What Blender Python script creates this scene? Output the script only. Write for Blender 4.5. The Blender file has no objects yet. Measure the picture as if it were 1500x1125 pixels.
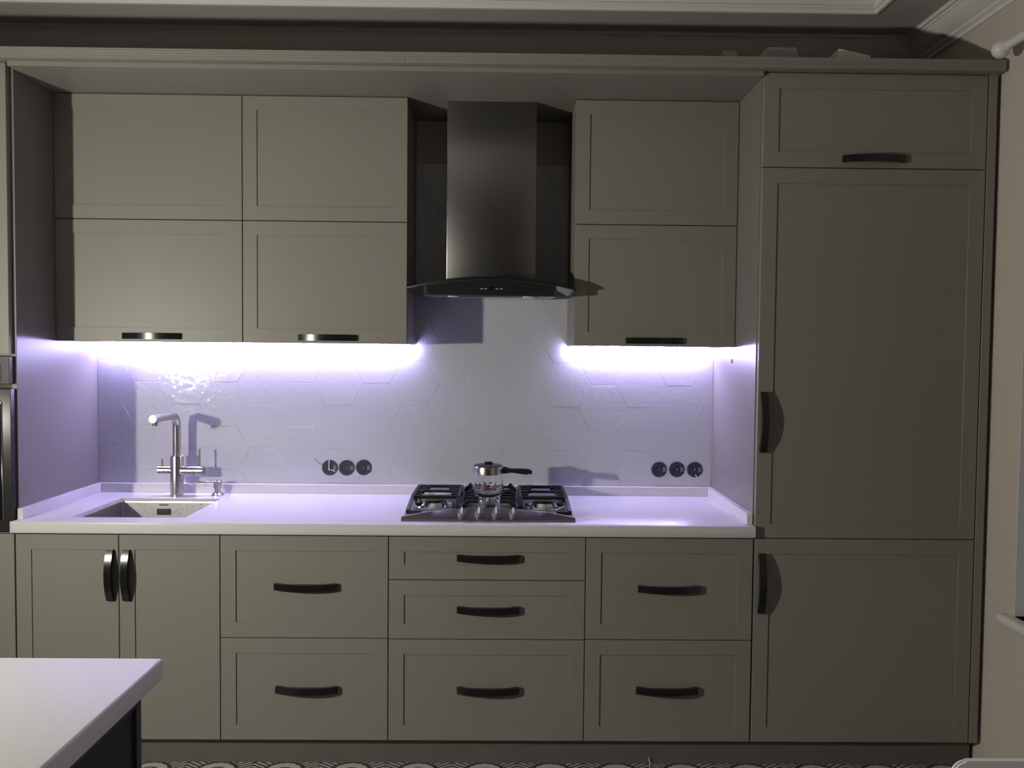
import bpy, bmesh, math, random
from mathutils import Vector, Matrix

random.seed(7)
SC = bpy.context.scene
COL = SC.collection

# ------------------------------------------------------------------ camera
cam_d = bpy.data.cameras.new('camera')
cam = bpy.data.objects.new('camera', cam_d)
COL.objects.link(cam)
cam_d.sensor_fit = 'HORIZONTAL'
cam_d.sensor_width = 36.0
cam_d.lens = 1220.0 / 1500.0 * 36.0
cam_d.clip_start = 0.05
_p, _y, _r = 0.0388, 0.0117, -0.0095            # pitch down, yaw right, roll
_fw = Vector((math.sin(_y) * math.cos(_p), math.cos(_y) * math.cos(_p), -math.sin(_p)))
_ri = Vector((math.cos(_y), -math.sin(_y), 0))
_dn = _fw.cross(_ri)
_r2 = math.cos(_r) * _ri + math.sin(_r) * _dn
_d2 = -math.sin(_r) * _ri + math.cos(_r) * _dn
cam.matrix_world = Matrix(((_r2.x, -_d2.x, -_fw.x, 0.0),
                           (_r2.y, -_d2.y, -_fw.y, -3.4463),
                           (_r2.z, -_d2.z, -_fw.z, 1.4541),
                           (0, 0, 0, 1)))
SC.camera = cam

# ------------------------------------------------------------------ world, light, exposure
W = bpy.data.worlds.new('world')
SC.world = W
W.use_nodes = True
W.node_tree.nodes['Background'].inputs[0].default_value = (0.30, 0.42, 0.75, 1)
W.node_tree.nodes['Background'].inputs[1].default_value = 0.06

LAMP_POWER = 46.0
LED_STRENGTH = 106.0
LED_COLOR = (0.56, 0.485, 1.0)
ld = bpy.data.lights.new('room_lamp', 'AREA')   # small round lamp left of the camera, over the island, facing the kitchen
ld.shape = 'DISK'
ld.size = 0.08
ld.energy = LAMP_POWER
ld.color = (1.0, 0.955, 0.845)
lo = bpy.data.objects.new('room_lamp', ld)
lo.location = (-2.15, -2.34, 1.42)
lo.rotation_euler = Vector((0.90, 0.43, 0.0)).to_track_quat('-Z', 'Y').to_euler()
COL.objects.link(lo)

SC.view_settings.view_transform = 'Standard'
SC.view_settings.look = 'None'
SC.view_settings.gamma = 1.0
SC.view_settings.exposure = 0.0
SC.view_settings.use_curve_mapping = False

# ------------------------------------------------------------------ materials
def pmat(name, color, rough=0.5, metal=0.0, spec=0.5, bump=None, var=None, trans=0.0, ior=1.45,
         emit=None, estr=0.0, coat=0.0, alpha=1.0):
    m = bpy.data.materials.new(name)
    m.use_nodes = True
    nt = m.node_tree
    b = nt.nodes['Principled BSDF']
    b.inputs['Base Color'].default_value = (*color, 1)
    b.inputs['Roughness'].default_value = rough
    b.inputs['Metallic'].default_value = metal
    b.inputs['Specular IOR Level'].default_value = spec
    b.inputs['IOR'].default_value = ior
    b.inputs['Transmission Weight'].default_value = trans
    b.inputs['Coat Weight'].default_value = coat
    b.inputs['Alpha'].default_value = alpha
    if emit:
        b.inputs['Emission Color'].default_value = (*emit, 1)
        b.inputs['Emission Strength'].default_value = estr
    geo = nt.nodes.new('ShaderNodeNewGeometry')
    if var:                                     # (scale, amount): faint tonal mottling
        n = nt.nodes.new('ShaderNodeTexNoise')
        n.inputs['Scale'].default_value = var[0]
        n.inputs['Detail'].default_value = 4
        nt.links.new(geo.outputs['Position'], n.inputs['Vector'])
        mx = nt.nodes.new('ShaderNodeMix'); mx.data_type = 'RGBA'
        mx.inputs[6].default_value = (*[c * (1 - var[1]) for c in color], 1)
        mx.inputs[7].default_value = (*[min(1, c * (1 + var[1])) for c in color], 1)
        nt.links.new(n.outputs['Fac'], mx.inputs[0])
        nt.links.new(mx.outputs[2], b.inputs['Base Color'])
    if bump:                                    # (scale, strength, distance, stretch)
        n = nt.nodes.new('ShaderNodeTexNoise')
        n.inputs['Scale'].default_value = bump[0]
        n.inputs['Detail'].default_value = 3
        vec = geo.outputs['Position']
        if len(bump) > 3:
            mp = nt.nodes.new('ShaderNodeMapping')
            mp.inputs['Scale'].default_value = bump[3]
            nt.links.new(vec, mp.inputs['Vector'])
            vec = mp.outputs['Vector']
        nt.links.new(vec, n.inputs['Vector'])
        bp = nt.nodes.new('ShaderNodeBump')
        bp.inputs['Strength'].default_value = bump[1]
        bp.inputs['Distance'].default_value = bump[2]
        nt.links.new(n.outputs['Fac'], bp.inputs['Height'])
        nt.links.new(bp.outputs['Normal'], b.inputs['Normal'])
    return m

M = {}
M['greige'] = pmat('greige_lacquer', (0.235, 0.227, 0.196), 0.42, spec=0.35, var=(2.5, 0.02), bump=(900, 0.05, 0.0004))
M['carcass'] = pmat('cabinet_carcass', (0.21, 0.20, 0.18), 0.5)
M['plinth'] = pmat('plinth_board', (0.13, 0.125, 0.115), 0.45, var=(3, 0.03))
M['side'] = pmat('side_panel_board', (0.205, 0.190, 0.175), 0.38, spec=0.4, var=(2, 0.02))
M['worktop'] = pmat('white_solid_surface', (0.62, 0.615, 0.61), 0.24, spec=0.5, var=(40, 0.012))
M['island_top'] = pmat('white_satin_slab', (0.80, 0.79, 0.75), 0.42, spec=0.4, var=(40, 0.012))
M['black'] = pmat('black_lacquered_metal', (0.012, 0.012, 0.012), 0.2, spec=0.5)
M['steel'] = pmat('brushed_steel', (0.55, 0.54, 0.52), 0.24, metal=1.0, bump=(60, 0.05, 0.0005, (1, 1, 40)))
M['steel_dark'] = pmat('hood_steel', (0.27, 0.265, 0.26), 0.30, metal=1.0, bump=(50, 0.05, 0.0004, (40, 40, 1)))
M['oven_steel'] = pmat('dark_oven_steel', (0.030, 0.029, 0.029), 0.30, spec=0.35)
M['oven_panel'] = pmat('grey_oven_fascia', (0.065, 0.062, 0.057), 0.32, spec=0.35)
M['cap2'] = pmat('satin_knob_metal', (0.34, 0.335, 0.31), 0.45, metal=0.7)
M['cap'] = pmat('whitened_satin_cap', (0.75, 0.75, 0.72), 0.55, metal=0.6)  # lamp reflection on the tap's end cap, put into a paler metal
M['sinksteel'] = pmat('sink_steel', (0.52, 0.515, 0.49), 0.36, metal=1.0, bump=(220, 0.12, 0.0004))
M['chrome'] = pmat('polished_steel', (0.78, 0.78, 0.78), 0.08, metal=1.0)
M['iron'] = pmat('cast_iron', (0.010, 0.010, 0.012), 0.42, spec=0.5, bump=(300, 0.1, 0.0005))
M['hobsteel'] = pmat('hob_steel', (0.30, 0.295, 0.28), 0.28, metal=1.0, bump=(40, 0.04, 0.0004, (1, 30, 30)))
M['blackglass'] = pmat('black_glass', (0.008, 0.008, 0.009), 0.06, spec=0.6)
M['blackplastic'] = pmat('black_plastic', (0.012, 0.012, 0.014), 0.3)
M['socket'] = pmat('socket_insert_plastic', (0.035, 0.034, 0.05), 0.35, bump=(90, 0.5, 0.002), var=(60, 0.5))
M['claw'] = pmat('dull_grey_metal', (0.12, 0.12, 0.13), 0.5)
M['wall'] = pmat('beige_plaster', (0.56, 0.50, 0.445), 0.75, spec=0.2, bump=(180, 0.15, 0.002), var=(3, 0.04))
M['wall_far'] = pmat('darkened_unseen_wall', (0.20, 0.175, 0.15), 0.8, spec=0.2)  # unseen walls, colour darkened to lower the room's bounce light
M['ceiling'] = pmat('white_ceiling_paint', (0.48, 0.47, 0.455), 0.8, spec=0.2, var=(4, 0.02))
M['mould'] = pmat('white_moulding_paint', (0.72, 0.71, 0.69), 0.6, spec=0.3)
M['grout'] = pmat('white_grout', (0.58, 0.58, 0.59), 0.4, spec=0.4)
M['white'] = pmat('white_plastic', (0.72, 0.72, 0.71), 0.35)
M['chair_white'] = pmat('white_chair_plastic', (0.85, 0.85, 0.85), 0.4)
M['glasspane'] = pmat('window_glass', (0.9, 0.93, 0.95), 0.02, trans=1.0, ior=1.45)
M['potglass'] = pmat('clear_glass', (1, 1, 1), 0.0, trans=1.0, ior=1.45)
M['hoodglass'] = pmat('smoked_hood_glass', (0.10, 0.11, 0.11), 0.03, trans=0.85, ior=1.5)
M['charcoal'] = pmat('charcoal_panel', (0.055, 0.055, 0.058), 0.45)
M['charcoal2'] = pmat('charcoal_panel_inset', (0.022, 0.022, 0.022), 0.5)
M['hoodpanel'] = pmat('dark_hood_panel', (0.016, 0.016, 0.018), 0.3)
M['film'] = pmat('crumpled_film', (0.62, 0.64, 0.63), 0.3, trans=0.1)
M['paper'] = pmat('white_paper', (0.75, 0.74, 0.72), 0.7)
M['ink'] = pmat('dark_ink', (0.02, 0.02, 0.02), 0.5)
M['icon'] = pmat('light_grey_print', (0.45, 0.45, 0.45), 0.5)
M['led'] = pmat('lit_led_diffuser', (0.9, 0.9, 0.9), 0.4, emit=LED_COLOR, estr=LED_STRENGTH)
M['alu'] = pmat('aluminium_channel', (0.7, 0.7, 0.72), 0.35, metal=1.0)
M['lens'] = pmat('lamp_lens', (0.75, 0.75, 0.72), 0.15, spec=0.6)
M['flower_red'] = pmat('purple_flower_print', (0.10, 0.022, 0.05), 0.4)
M['flower_yel'] = pmat('yellow_flower_print', (0.30, 0.24, 0.09), 0.4)
M['leaf'] = pmat('dark_leaf_print', (0.06, 0.06, 0.05), 0.4)

def tile_material():
    m = bpy.data.materials.new('glossy_wavy_tile_glaze'); m.use_nodes = True
    nt = m.node_tree; b = nt.nodes['Principled BSDF']
    b.inputs['Base Color'].default_value = (0.49, 0.50, 0.52, 1)
    b.inputs['Roughness'].default_value = 0.10
    b.inputs['Specular IOR Level'].default_value = 0.5
    geo = nt.nodes.new('ShaderNodeNewGeometry')
    oi = nt.nodes.new('ShaderNodeObjectInfo')
    add = nt.nodes.new('ShaderNodeVectorMath'); add.operation = 'MULTIPLY_ADD'
    add.inputs[1].default_value = (1, 1, 1)
    cx = nt.nodes.new('ShaderNodeCombineXYZ')
    mul = nt.nodes.new('ShaderNodeMath'); mul.operation = 'MULTIPLY'; mul.inputs[1].default_value = 17.0
    nt.links.new(oi.outputs['Random'], mul.inputs[0])
    nt.links.new(mul.outputs[0], cx.inputs[1])
    nt.links.new(geo.outputs['Position'], add.inputs[0])
    nt.links.new(cx.outputs[0], add.inputs[2])
    n = nt.nodes.new('ShaderNodeTexNoise'); n.inputs['Scale'].default_value = 42; n.inputs['Detail'].default_value = 2.5
    n.inputs['Roughness'].default_value = 0.45
    nt.links.new(add.outputs[0], n.inputs['Vector'])
    bp = nt.nodes.new('ShaderNodeBump'); bp.inputs['Strength'].default_value = 0.45; bp.inputs['Distance'].default_value = 0.0020
    nt.links.new(n.outputs['Fac'], bp.inputs['Height'])
    nt.links.new(bp.outputs['Normal'], b.inputs['Normal'])
    return m
M['tile'] = tile_material()

FP = 0.2315                                         # floor tile period
def floor_material():
    m = bpy.data.materials.new('patterned_cement_tile'); m.use_nodes = True
    nt = m.node_tree; b = nt.nodes['Principled BSDF']; L = nt.links
    b.inputs['Roughness'].default_value = 0.45
    geo = nt.nodes.new('ShaderNodeNewGeometry')
    sp = nt.nodes.new('ShaderNodeSeparateXYZ'); L.new(geo.outputs['Position'], sp.inputs[0])
    def math_(op, a, bb=None):
        n = nt.nodes.new('ShaderNodeMath'); n.operation = op
        for i, v in enumerate((a, bb)):
            if v is None: continue
            if isinstance(v, (int, float)): n.inputs[i].default_value = v
            else: L.new(v, n.inputs[i])
        return n.outputs[0]
    u = math_('SUBTRACT', math_('FRACT', math_('ADD', math_('DIVIDE', math_('ADD', sp.outputs[0], 0.050), FP), 100.5)), 0.5)
    v = math_('SUBTRACT', math_('FRACT', math_('ADD', math_('DIVIDE', math_('ADD', sp.outputs[1], 0.627), FP), 100.5)), 0.5)
    def dist(a, c): return math_('SQRT', math_('ADD', math_('MULTIPLY', a, a), math_('MULTIPLY', c, c)))
    r1 = dist(u, v)
    au = math_('SUBTRACT', math_('ABSOLUTE', u), 0.5)
    r2 = math_('ADD', math_('ABSOLUTE', math_('MULTIPLY', au, 0.62)), math_('ABSOLUTE', v))
    ang = math_('ARCTAN2', v, u)
    pet = math_('MULTIPLY', math_('ADD', math_('COSINE', math_('MULTIPLY', ang, 16.0)), 1.0), 0.006)
    lobe = math_('LESS_THAN', r1, math_('ADD', pet, 0.280))
    inner = math_('LESS_THAN', math_('ABSOLUTE', math_('SUBTRACT', r1, 0.15)), 0.018)
    rings = math_('MULTIPLY', math_('GREATER_THAN', math_('SINE', math_('MULTIPLY', r2, 78.0)), 0.1), math_('GREATER_THAN', r1, 0.345))
    val = math_('MAXIMUM', math_('MULTIPLY', lobe, math_('SUBTRACT', 1.0, inner)), math_('MULTIPLY', rings, math_('SUBTRACT', 1.0, lobe)))
    mx = nt.nodes.new('ShaderNodeMix'); mx.data_type = 'RGBA'
    mx.inputs[6].default_value = (0.06, 0.06, 0.055, 1); mx.inputs[7].default_value = (0.55, 0.55, 0.54, 1)
    L.new(val, mx.inputs[0]); L.new(mx.outputs[2], b.inputs['Base Color'])
    return m
M['floor'] = floor_material()

# ------------------------------------------------------------------ helpers
WO = {}

def origin(o):
    return WO.get(o.name, Vector((0, 0, 0)))

def finish(me, smooth=None):
    if smooth is not None:
        for p in me.polygons: p.use_smooth = True
        me.set_sharp_from_angle(angle=math.radians(smooth))

def obj(name, bm, mat, parent=None, smooth=None, label=None):
    """bm in world coordinates -> one mesh object under parent"""
    bmesh.ops.recalc_face_normals(bm, faces=bm.faces[:])
    o0 = origin(parent) if parent else Vector((0, 0, 0))
    me = bpy.data.meshes.new(name)
    if o0.length: bmesh.ops.translate(bm, verts=bm.verts[:], vec=-o0)
    bm.to_mesh(me); bm.free()
    finish(me, smooth)
    if isinstance(mat, str): mat = M[mat]
    me.materials.append(mat)
    o = bpy.data.objects.new(name, me)
    COL.objects.link(o)
    if parent: o.parent = parent
    WO[o.name] = o0
    if label: o['label'] = label
    return o

def thing(name, label, cat, loc=(0, 0, 0), group=None, kind=None):
    o = bpy.data.objects.new(name, None)
    o.empty_display_size = 0.05
    COL.objects.link(o)
    o.location = loc
    WO[o.name] = Vector(loc)
    tag(o, label, cat, group, kind)
    return o

def tag(o, label=None, cat=None, group=None, kind=None):
    if label: o['label'] = label
    if cat: o['category'] = cat
    if group: o['group'] = group
    if kind: o['kind'] = kind
    return o

def structure(name, bm, mat, label=None, smooth=None, cat=None):
    o = obj(name, bm, mat, None, smooth)
    o['kind'] = 'structure'
    if label: o['label'] = label
    if cat: o['category'] = cat
    return o

def box(bm, x0, x1, y0, y1, z0, z1, bevel=0.0, seg=2):
    """a box; edges rounded when bevel is given"""
    t = bmesh.new()
    r = bmesh.ops.create_cube(t, size=1.0)
    bmesh.ops.transform(t, matrix=Matrix.Translation(((x0 + x1) / 2, (y0 + y1) / 2, (z0 + z1) / 2)) @
                        Matrix.Diagonal((abs(x1 - x0), abs(y1 - y0), abs(z1 - z0), 1)), verts=t.verts[:])
    if bevel:
        bmesh.ops.bevel(t, geom=t.edges[:], offset=bevel, segments=seg, affect='EDGES', profile=0.5)
    merge(bm, t)
    return bm

def merge(bm, t):
    me = bpy.data.meshes.new('tmp')
    t.to_mesh(me); t.free()
    bm.from_mesh(me)
    bpy.data.meshes.remove(me)

def bx(*a, **k):
    return box(bmesh.new(), *a, **k)

def cyl(bm, p0, p1, r0, r1=None, n=24, cap=True):
    r1 = r0 if r1 is None else r1
    p0, p1 = Vector(p0), Vector(p1)
    d = p1 - p0
    t = bmesh.new()
    bmesh.ops.create_cone(t, cap_ends=cap, segments=n, radius1=r0, radius2=r1, depth=d.length)
    q = Vector((0, 0, 1)).rotation_difference(d.normalized()).to_matrix().to_4x4()
    bmesh.ops.transform(t, matrix=Matrix.Translation((p0 + p1) / 2) @ q, verts=t.verts[:])
    merge(bm, t)
    return bm

def lathe(bm, cx, cy, prof, n=40, axis='Z', close=False):
    """revolve (r, h) profile; axis Z about (cx,cy); h is z"""
    rings = []
    for r, h in prof:
        if r < 1e-6:
            rings.append([bm.verts.new((cx, cy, h))])
        else:
            rings.append([bm.verts.new((cx + r * math.cos(2 * math.pi * i / n), cy + r * math.sin(2 * math.pi * i / n), h)) for i in range(n)])
    pairs = list(zip(rings[:-1], rings[1:]))
    if close: pairs.append((rings[-1], rings[0]))
    for a, b in pairs:
        for i in range(n):
            j = (i + 1) % n
            if len(a) == 1 and len(b) == 1: continue
            if len(a) == 1: bm.faces.new((a[0], b[i], b[j]))
            elif len(b) == 1: bm.faces.new((a[i], a[j], b[0]))
            else: bm.faces.new((a[i], a[j], b[j], b[i]))
    return bm

def tube(bm, pts, r, n=16, cap=True):
    """round tube through points; r number or list"""
    pts = [Vector(p) for p in pts]
    rs = r if isinstance(r, (list, tuple)) else [r] * len(pts)
    up = None; rings = []
    for i, p in enumerate(pts):
        d = (pts[min(i + 1, len(pts) - 1)] - pts[max(i - 1, 0)]).normalized()
        if up is None:
            up = Vector((0, 0, 1)) if abs(d.z) < 0.9 else Vector((1, 0, 0))
        a = (up - d * up.dot(d)).normalized(); up = a
        b = d.cross(a)
        rings.append([bm.verts.new(p + rs[i] * (math.cos(2 * math.pi * k / n) * a + math.sin(2 * math.pi * k / n) * b)) for k in range(n)])
    for a, b in zip(rings[:-1], rings[1:]):
        for k in range(n):
            bm.faces.new((a[k], a[(k + 1) % n], b[(k + 1) % n], b[k]))
    if cap:
        bm.faces.new(rings[0][::-1]); bm.faces.new(rings[-1])
    return bm

def prism(bm, poly, d0, d1, axis='Y'):
    """extrude a 2D polygon; axis Y: poly in (x,z); axis X: poly in (y,z); axis Z: poly in (x,y)"""
    def P(a, b, d):
        return {'Y': (a, d, b), 'X': (d, a, b), 'Z': (a, b, d)}[axis]
    v0 = [bm.verts.new(P(a, b, d0)) for a, b in poly]
    v1 = [bm.verts.new(P(a, b, d1)) for a, b in poly]
    n = len(poly)
    bm.faces.new(v0); bm.faces.new(v1[::-1])
    for i in range(n):
        bm.faces.new((v0[i], v0[(i + 1) % n], v1[(i + 1) % n], v1[i]))
    return bm

def sweep_rect(bm, x0, x1, y0, y1, prof):
    """profile (inward offset, z) swept around a rectangle, mitred corners"""
    rings = []
    for d, z in prof:
        rings.append([bm.verts.new(c) for c in ((x0 + d, y0 + d, z), (x1 - d, y0 + d, z), (x1 - d, y1 - d, z), (x0 + d, y1 - d, z))])
    for a, b in zip(rings[:-1], rings[1:]):
        for k in range(4):
            bm.faces.new((a[k], a[(k + 1) % 4], b[(k + 1) % 4], b[k]))
    return bm

def rounded_rect(x0, x1, z0, z1, r, n=6):
    pts = []
    for cx, cz, a0 in ((x1 - r, z1 - r, 0), (x0 + r, z1 - r, 90), (x0 + r, z0 + r, 180), (x1 - r, z0 + r, 270)):
        for i in range(n + 1):
            a = math.radians(a0 + 90 * i / n)
            pts.append((cx + r * math.cos(a), cz + r * math.sin(a)))
    return pts

def text(name, s, size, loc, rot, mat, parent, extrude=0.0004):
    cu = bpy.data.curves.new(name, 'FONT')
    cu.body = s; cu.size = size; cu.align_x = 'CENTER'; cu.align_y = 'CENTER'; cu.extrude = extrude
    cu.materials.append(M[mat])
    tmp = bpy.data.objects.new(name, cu); COL.objects.link(tmp)
    bpy.context.view_layer.update()
    me = bpy.data.meshes.new_from_object(tmp.evaluated_get(bpy.context.evaluated_depsgraph_get()))
    bpy.data.objects.remove(tmp)
    o = bpy.data.objects.new(name, me); COL.objects.link(o)
    o.parent = parent
    o.location = Vector(loc) - origin(parent)
    o.rotation_euler = rot
    return o

# ------------------------------------------------------------------ key dimensions (metres)
XL, XR = -1.662, 0.874            # inner faces of the two tall side panels
XW = 1.690                        # right wall
YF = -0.600                       # front of base / tall doors
YU = -0.325                       # front of upper doors
ZT = 0.862                        # worktop top
ZB0, ZB1 = 0.100, 0.816           # base doors
ZU0, ZUS, ZU1 = 1.477, 1.931, 2.390
ROOM = (-5.6, XW, -7.2, 0.0)
ZC = 2.73

# ------------------------------------------------------------------ setting
structure('wall_back', bx(-5.8, XW + 0.2, 0.0, 0.2, 0, 2.95), 'wall', 'beige plastered back wall behind the kitchen cabinets')
structure('wall_left', bx(-5.8, -5.6, -7.4, 0.0, 0, 2.95), 'wall_far', 'unseen darkened wall far left of the kitchen')
structure('wall_rear', bx(-5.6, XW, -7.4, -7.2, 0, 2.95), 'wall_far', 'unseen darkened wall behind the camera')
WY0, WY1, WZ0, WZ1 = -2.05, -0.755, 0.60, 2.22
bm = bmesh.new()
box(bm, XW, XW + 0.2, WY1, 0.0, 0, 2.95)
box(bm, XW, XW + 0.2, -7.4, WY0, 0, 2.95)
box(bm, XW, XW + 0.2, WY0, WY1, 0, WZ0)
box(bm, XW, XW + 0.2, WY0, WY1, WZ1, 2.95)
structure('wall_right', bm, 'wall', 'beige plastered side wall right of the tall cabinet')

# floor: slab with each tile of the first rows laid on it
fl = structure('floor', bx(-5.8, XW + 0.2, -7.4, 0.0, -0.06, -0.004), 'floor', 'floor of black and light grey patterned cement tiles')
proto = None
tx0 = -0.050 - FP / 2
for j in range(5):
    for i in range(-6, 8):
        x0 = tx0 + i * FP; y1 = -0.627 + FP / 2 - j * FP
        if x0 + FP > XW or x0 < -1.55: continue
        if proto is None:
            proto = obj('tile', bx(0.0007, FP - 0.0007, -FP + 0.0007, -0.0007, -0.004, 0.0, bevel=0.0006, seg=1), 'floor', fl)
            t = proto
        else:
            t = proto.copy(); COL.objects.link(t)
        t.location = (x0, y1, 0)
bm = bmesh.new()   # the rest of the floor, at tile height
box(bm, -5.8, tx0 - 6 * FP, -7.4, 0, -0.004, 0.0)
box(bm, tx0 - 6 * FP, XW + 0.2, -7.4, -0.627 + FP / 2 - 5 * FP, -0.004, 0.0)
obj('far_tiles', bm, 'floor', fl)['kind'] = 'stuff'

# ceiling with a raised tray
TX0, TX1, TY0, TY1 = -5.3, 1.392, -6.9, -0.292
bm = bmesh.new()
box(bm, -5.6, TX0, -7.2, 0, ZC, 2.95)
box(bm, TX1, XW, -7.2, 0, ZC, 2.95)
box(bm, TX0, TX1, TY1, 0, ZC, 2.95)
box(bm, TX0, TX1, -7.2, TY0, ZC, 2.95)
box(bm, TX0, TX1, TY0, TY1, 2.87, 2.95)
structure('ceiling', bm, 'ceiling', 'white ceiling with a raised rectangular tray')
bm = sweep_rect(bmesh.new(), TX0, TX1, TY0, TY1, [(0.0, ZC - 0.004), (0.012, ZC - 0.004), (0.012, ZC + 0.010), (0.020, ZC + 0.014), (0.020, ZC + 0.022), (0.012, ZC + 0.026), (0.012, ZC + 0.060), (0.03, ZC + 0.075), (0.03, ZC + 0.09), (0.06, ZC + 0.12), (0.06, 2.872)])
structure('trim_1', bm, 'mould', 'white moulding framing the ceiling tray', smooth=25)
crown = [(0.0, 2.632), (0.008, 2.632), (0.010, 2.645), (0.022, 2.652), (0.024, 2.660), (0.040, 2.668), (0.064, 2.690), (0.074, 2.708), (0.078, 2.708), (0.080, 2.716), (0.090, 2.718), (0.092, ZC - 0.001), (0.100, ZC - 0.001)]
structure('trim_2', sweep_rect(bmesh.new(), *ROOM, crown), 'mould', 'white stepped crown moulding around the top of the walls', smooth=25)

# window in the right wall
w = thing('window_1', 'white framed window in the right wall', 'window', (XW, (WY0 + WY1) / 2, WZ0), kind='structure')
bm = bmesh.new()
fx0, fx1 = XW + 0.09, XW + 0.15
box(bm, fx0, fx1, WY0, WY0 + 0.06, WZ0, WZ1, 0.004); box(bm, fx0, fx1, WY1 - 0.06, WY1, WZ0, WZ1, 0.004)
box(bm, fx0, fx1, WY0 + 0.06, WY1 - 0.06, WZ0, WZ0 + 0.06, 0.004); box(bm, fx0, fx1, WY0 + 0.06, WY1 - 0.06, WZ1 - 0.06, WZ1, 0.004)
obj('window_frame', bm, 'white', w)
ym = (WY0 + WY1) / 2
obj('mullion', bx(fx0, fx1, ym - 0.035, ym + 0.035, WZ0 + 0.06, WZ1 - 0.06, bevel=0.004), 'white', w)
obj('pane', bx(fx0 + 0.025, fx0 + 0.031, ym + 0.035, WY1 - 0.06, WZ0 + 0.06, WZ1 - 0.06), 'glasspane', w)
obj('pane', bx(fx0 + 0.025, fx0 + 0.031, WY0 + 0.06, ym - 0.035, WZ0 + 0.06, WZ1 - 0.06), 'glasspane', w)
obj('reveal', bx(XW + 0.001, XW + 0.09, WY1 - 0.003, WY1 + 0.001, WZ0, WZ1), 'white', w)
obj('window_sill', bx(XW - 0.035, XW + 0.09, WY0 - 0.05, WY1 + 0.045, WZ0 - 0.036, WZ0, bevel=0.014, seg=4), 'white', w, smooth=40)

# ------------------------------------------------------------------ backsplash of hexagonal tiles
HA = 0.1042; HP = 1.5 * HA; HH = math.sqrt(3) * HA
HX0, HZ0 = -1.3002, 1.408
BZ0, BZ1 = 0.898, 2.219

def clip(poly, f):
    out = []
    for i in range(len(poly)):
        a, b = poly[i], poly[(i + 1) % len(poly)]
        fa, fb = f(a), f(b)
        if fa >= 0: out.append(a)
        if fa * fb < 0:
            t = fa / (fa - fb); out.append((a[0] + t * (b[0] - a[0]), a[1] + t * (b[1] - a[1])))
    return out

def inset(poly, d):
    n = len(poly); res = []
    for i in range(n):
        p0, p1, p2 = poly[i - 1], poly[i], poly[(i + 1) % n]
        def line(a, b):
            dx, dz = b[0] - a[0], b[1] - a[1]; l = math.hypot(dx, dz)
            nx, nz = -dz / l, dx / l
            return nx, nz, nx * a[0] + nz * a[1] + d
        a1, b1, c1 = line(p0, p1); a2, b2, c2 = line(p1, p2)
        det = a1 * b2 - a2 * b1
        if abs(det) < 1e-9: res.append((p1[0] + a1 * d, p1[1] + b1 * d)); continue
        res.append(((c1 * b2 - c2 * b1) / det, (a1 * c2 - a2 * c1) / det))
    return res

def tile_bm(poly):
    bm = bmesh.new(); rings = []
    for d, y in ((0.0002, -0.003), (0.0002, -0.0088), (0.0008, -0.0095), (0.0019, -0.0100)):
        rings.append([bm.verts.new((x, y, z)) for x, z in inset(poly, d)])
    for a, b in zip(rings[:-1], rings[1:]):
        for k in range(len(a)):
            bm.faces.new((a[k], a[(k + 1) % len(a)], b[(k + 1) % len(a)], b[k]))
    bm.faces.new(rings[-1])
    return bm

bs = thing('backsplash', 'white glossy hexagon tile backsplash between worktop and wall cabinets', 'backsplash', (XL, 0, BZ0))
gr = bmesh.new()
box(gr, XL, XR, -0.0089, -0.0005, BZ0, 1.52)
box(gr, -0.40, 0.31, -0.0089, -0.0005, 1.52, BZ1)
obj('grout_bed', gr, 'grout', bs)
full = None
for c in range(-4, 16):
    xc = HX0 + c * HP
    for r in range(-6, 8):
        zc = HZ0 + HH / 2 + r * HH - (HH / 2 if c % 2 else 0)
        hexa = [(xc + HA * math.cos(math.radians(60 * k)), zc + HA * math.sin(math.radians(60 * k))) for k in range(6)]
        xlo, xhi, ztop = XL + 0.001, XR - 0.001, BZ1
        if xc + HA < -0.36 or xc - HA > 0.267: ztop = 1.52
        elif zc - HH / 2 > 1.45: xlo, xhi = -0.40, 0.31
        poly = clip(hexa, lambda p: p[0] - xlo); poly = clip(poly, lambda p: xhi - p[0]) if poly else poly
        poly = clip(poly, lambda p: p[1] - BZ0) if poly else poly
        poly = clip(poly, lambda p: ztop - p[1]) if poly else poly
        if len(poly) < 3: continue
        area = 0.5 * abs(sum(poly[i][0] * poly[(i + 1) % len(poly)][1] - poly[(i + 1) % len(poly)][0] * poly[i][1] for i in range(len(poly))))
        # drop near-duplicate vertices left by the clipping
        q = [p for i, p in enumerate(poly) if math.hypot(p[0] - poly[i - 1][0], p[1] - poly[i - 1][1]) > 0.004]
        if area < 0.0004 or len(q) < 3: continue
        if len(poly) == 6 and area > 0.99 * 1.5 * math.sqrt(3) * HA * HA:
            if full is None:
                loc = [(x - xc, z - zc) for x, z in hexa]
                me = bpy.data.meshes.new('tile'); b = tile_bm(loc); bmesh.ops.recalc_face_normals(b, faces=b.faces[:]); b.to_mesh(me); b.free()
                me.materials.append(M['tile']); full = me
            o = bpy.data.objects.new('tile', full); COL.objects.link(o); o.parent = bs
            o.location = Vector((xc, 0, zc)) - origin(bs)
            o.rotation_euler = (random.uniform(-.004, .004), 0, random.uniform(-.004, .004))
        else:
            obj('tile', tile_bm(q), 'tile', bs)

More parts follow.
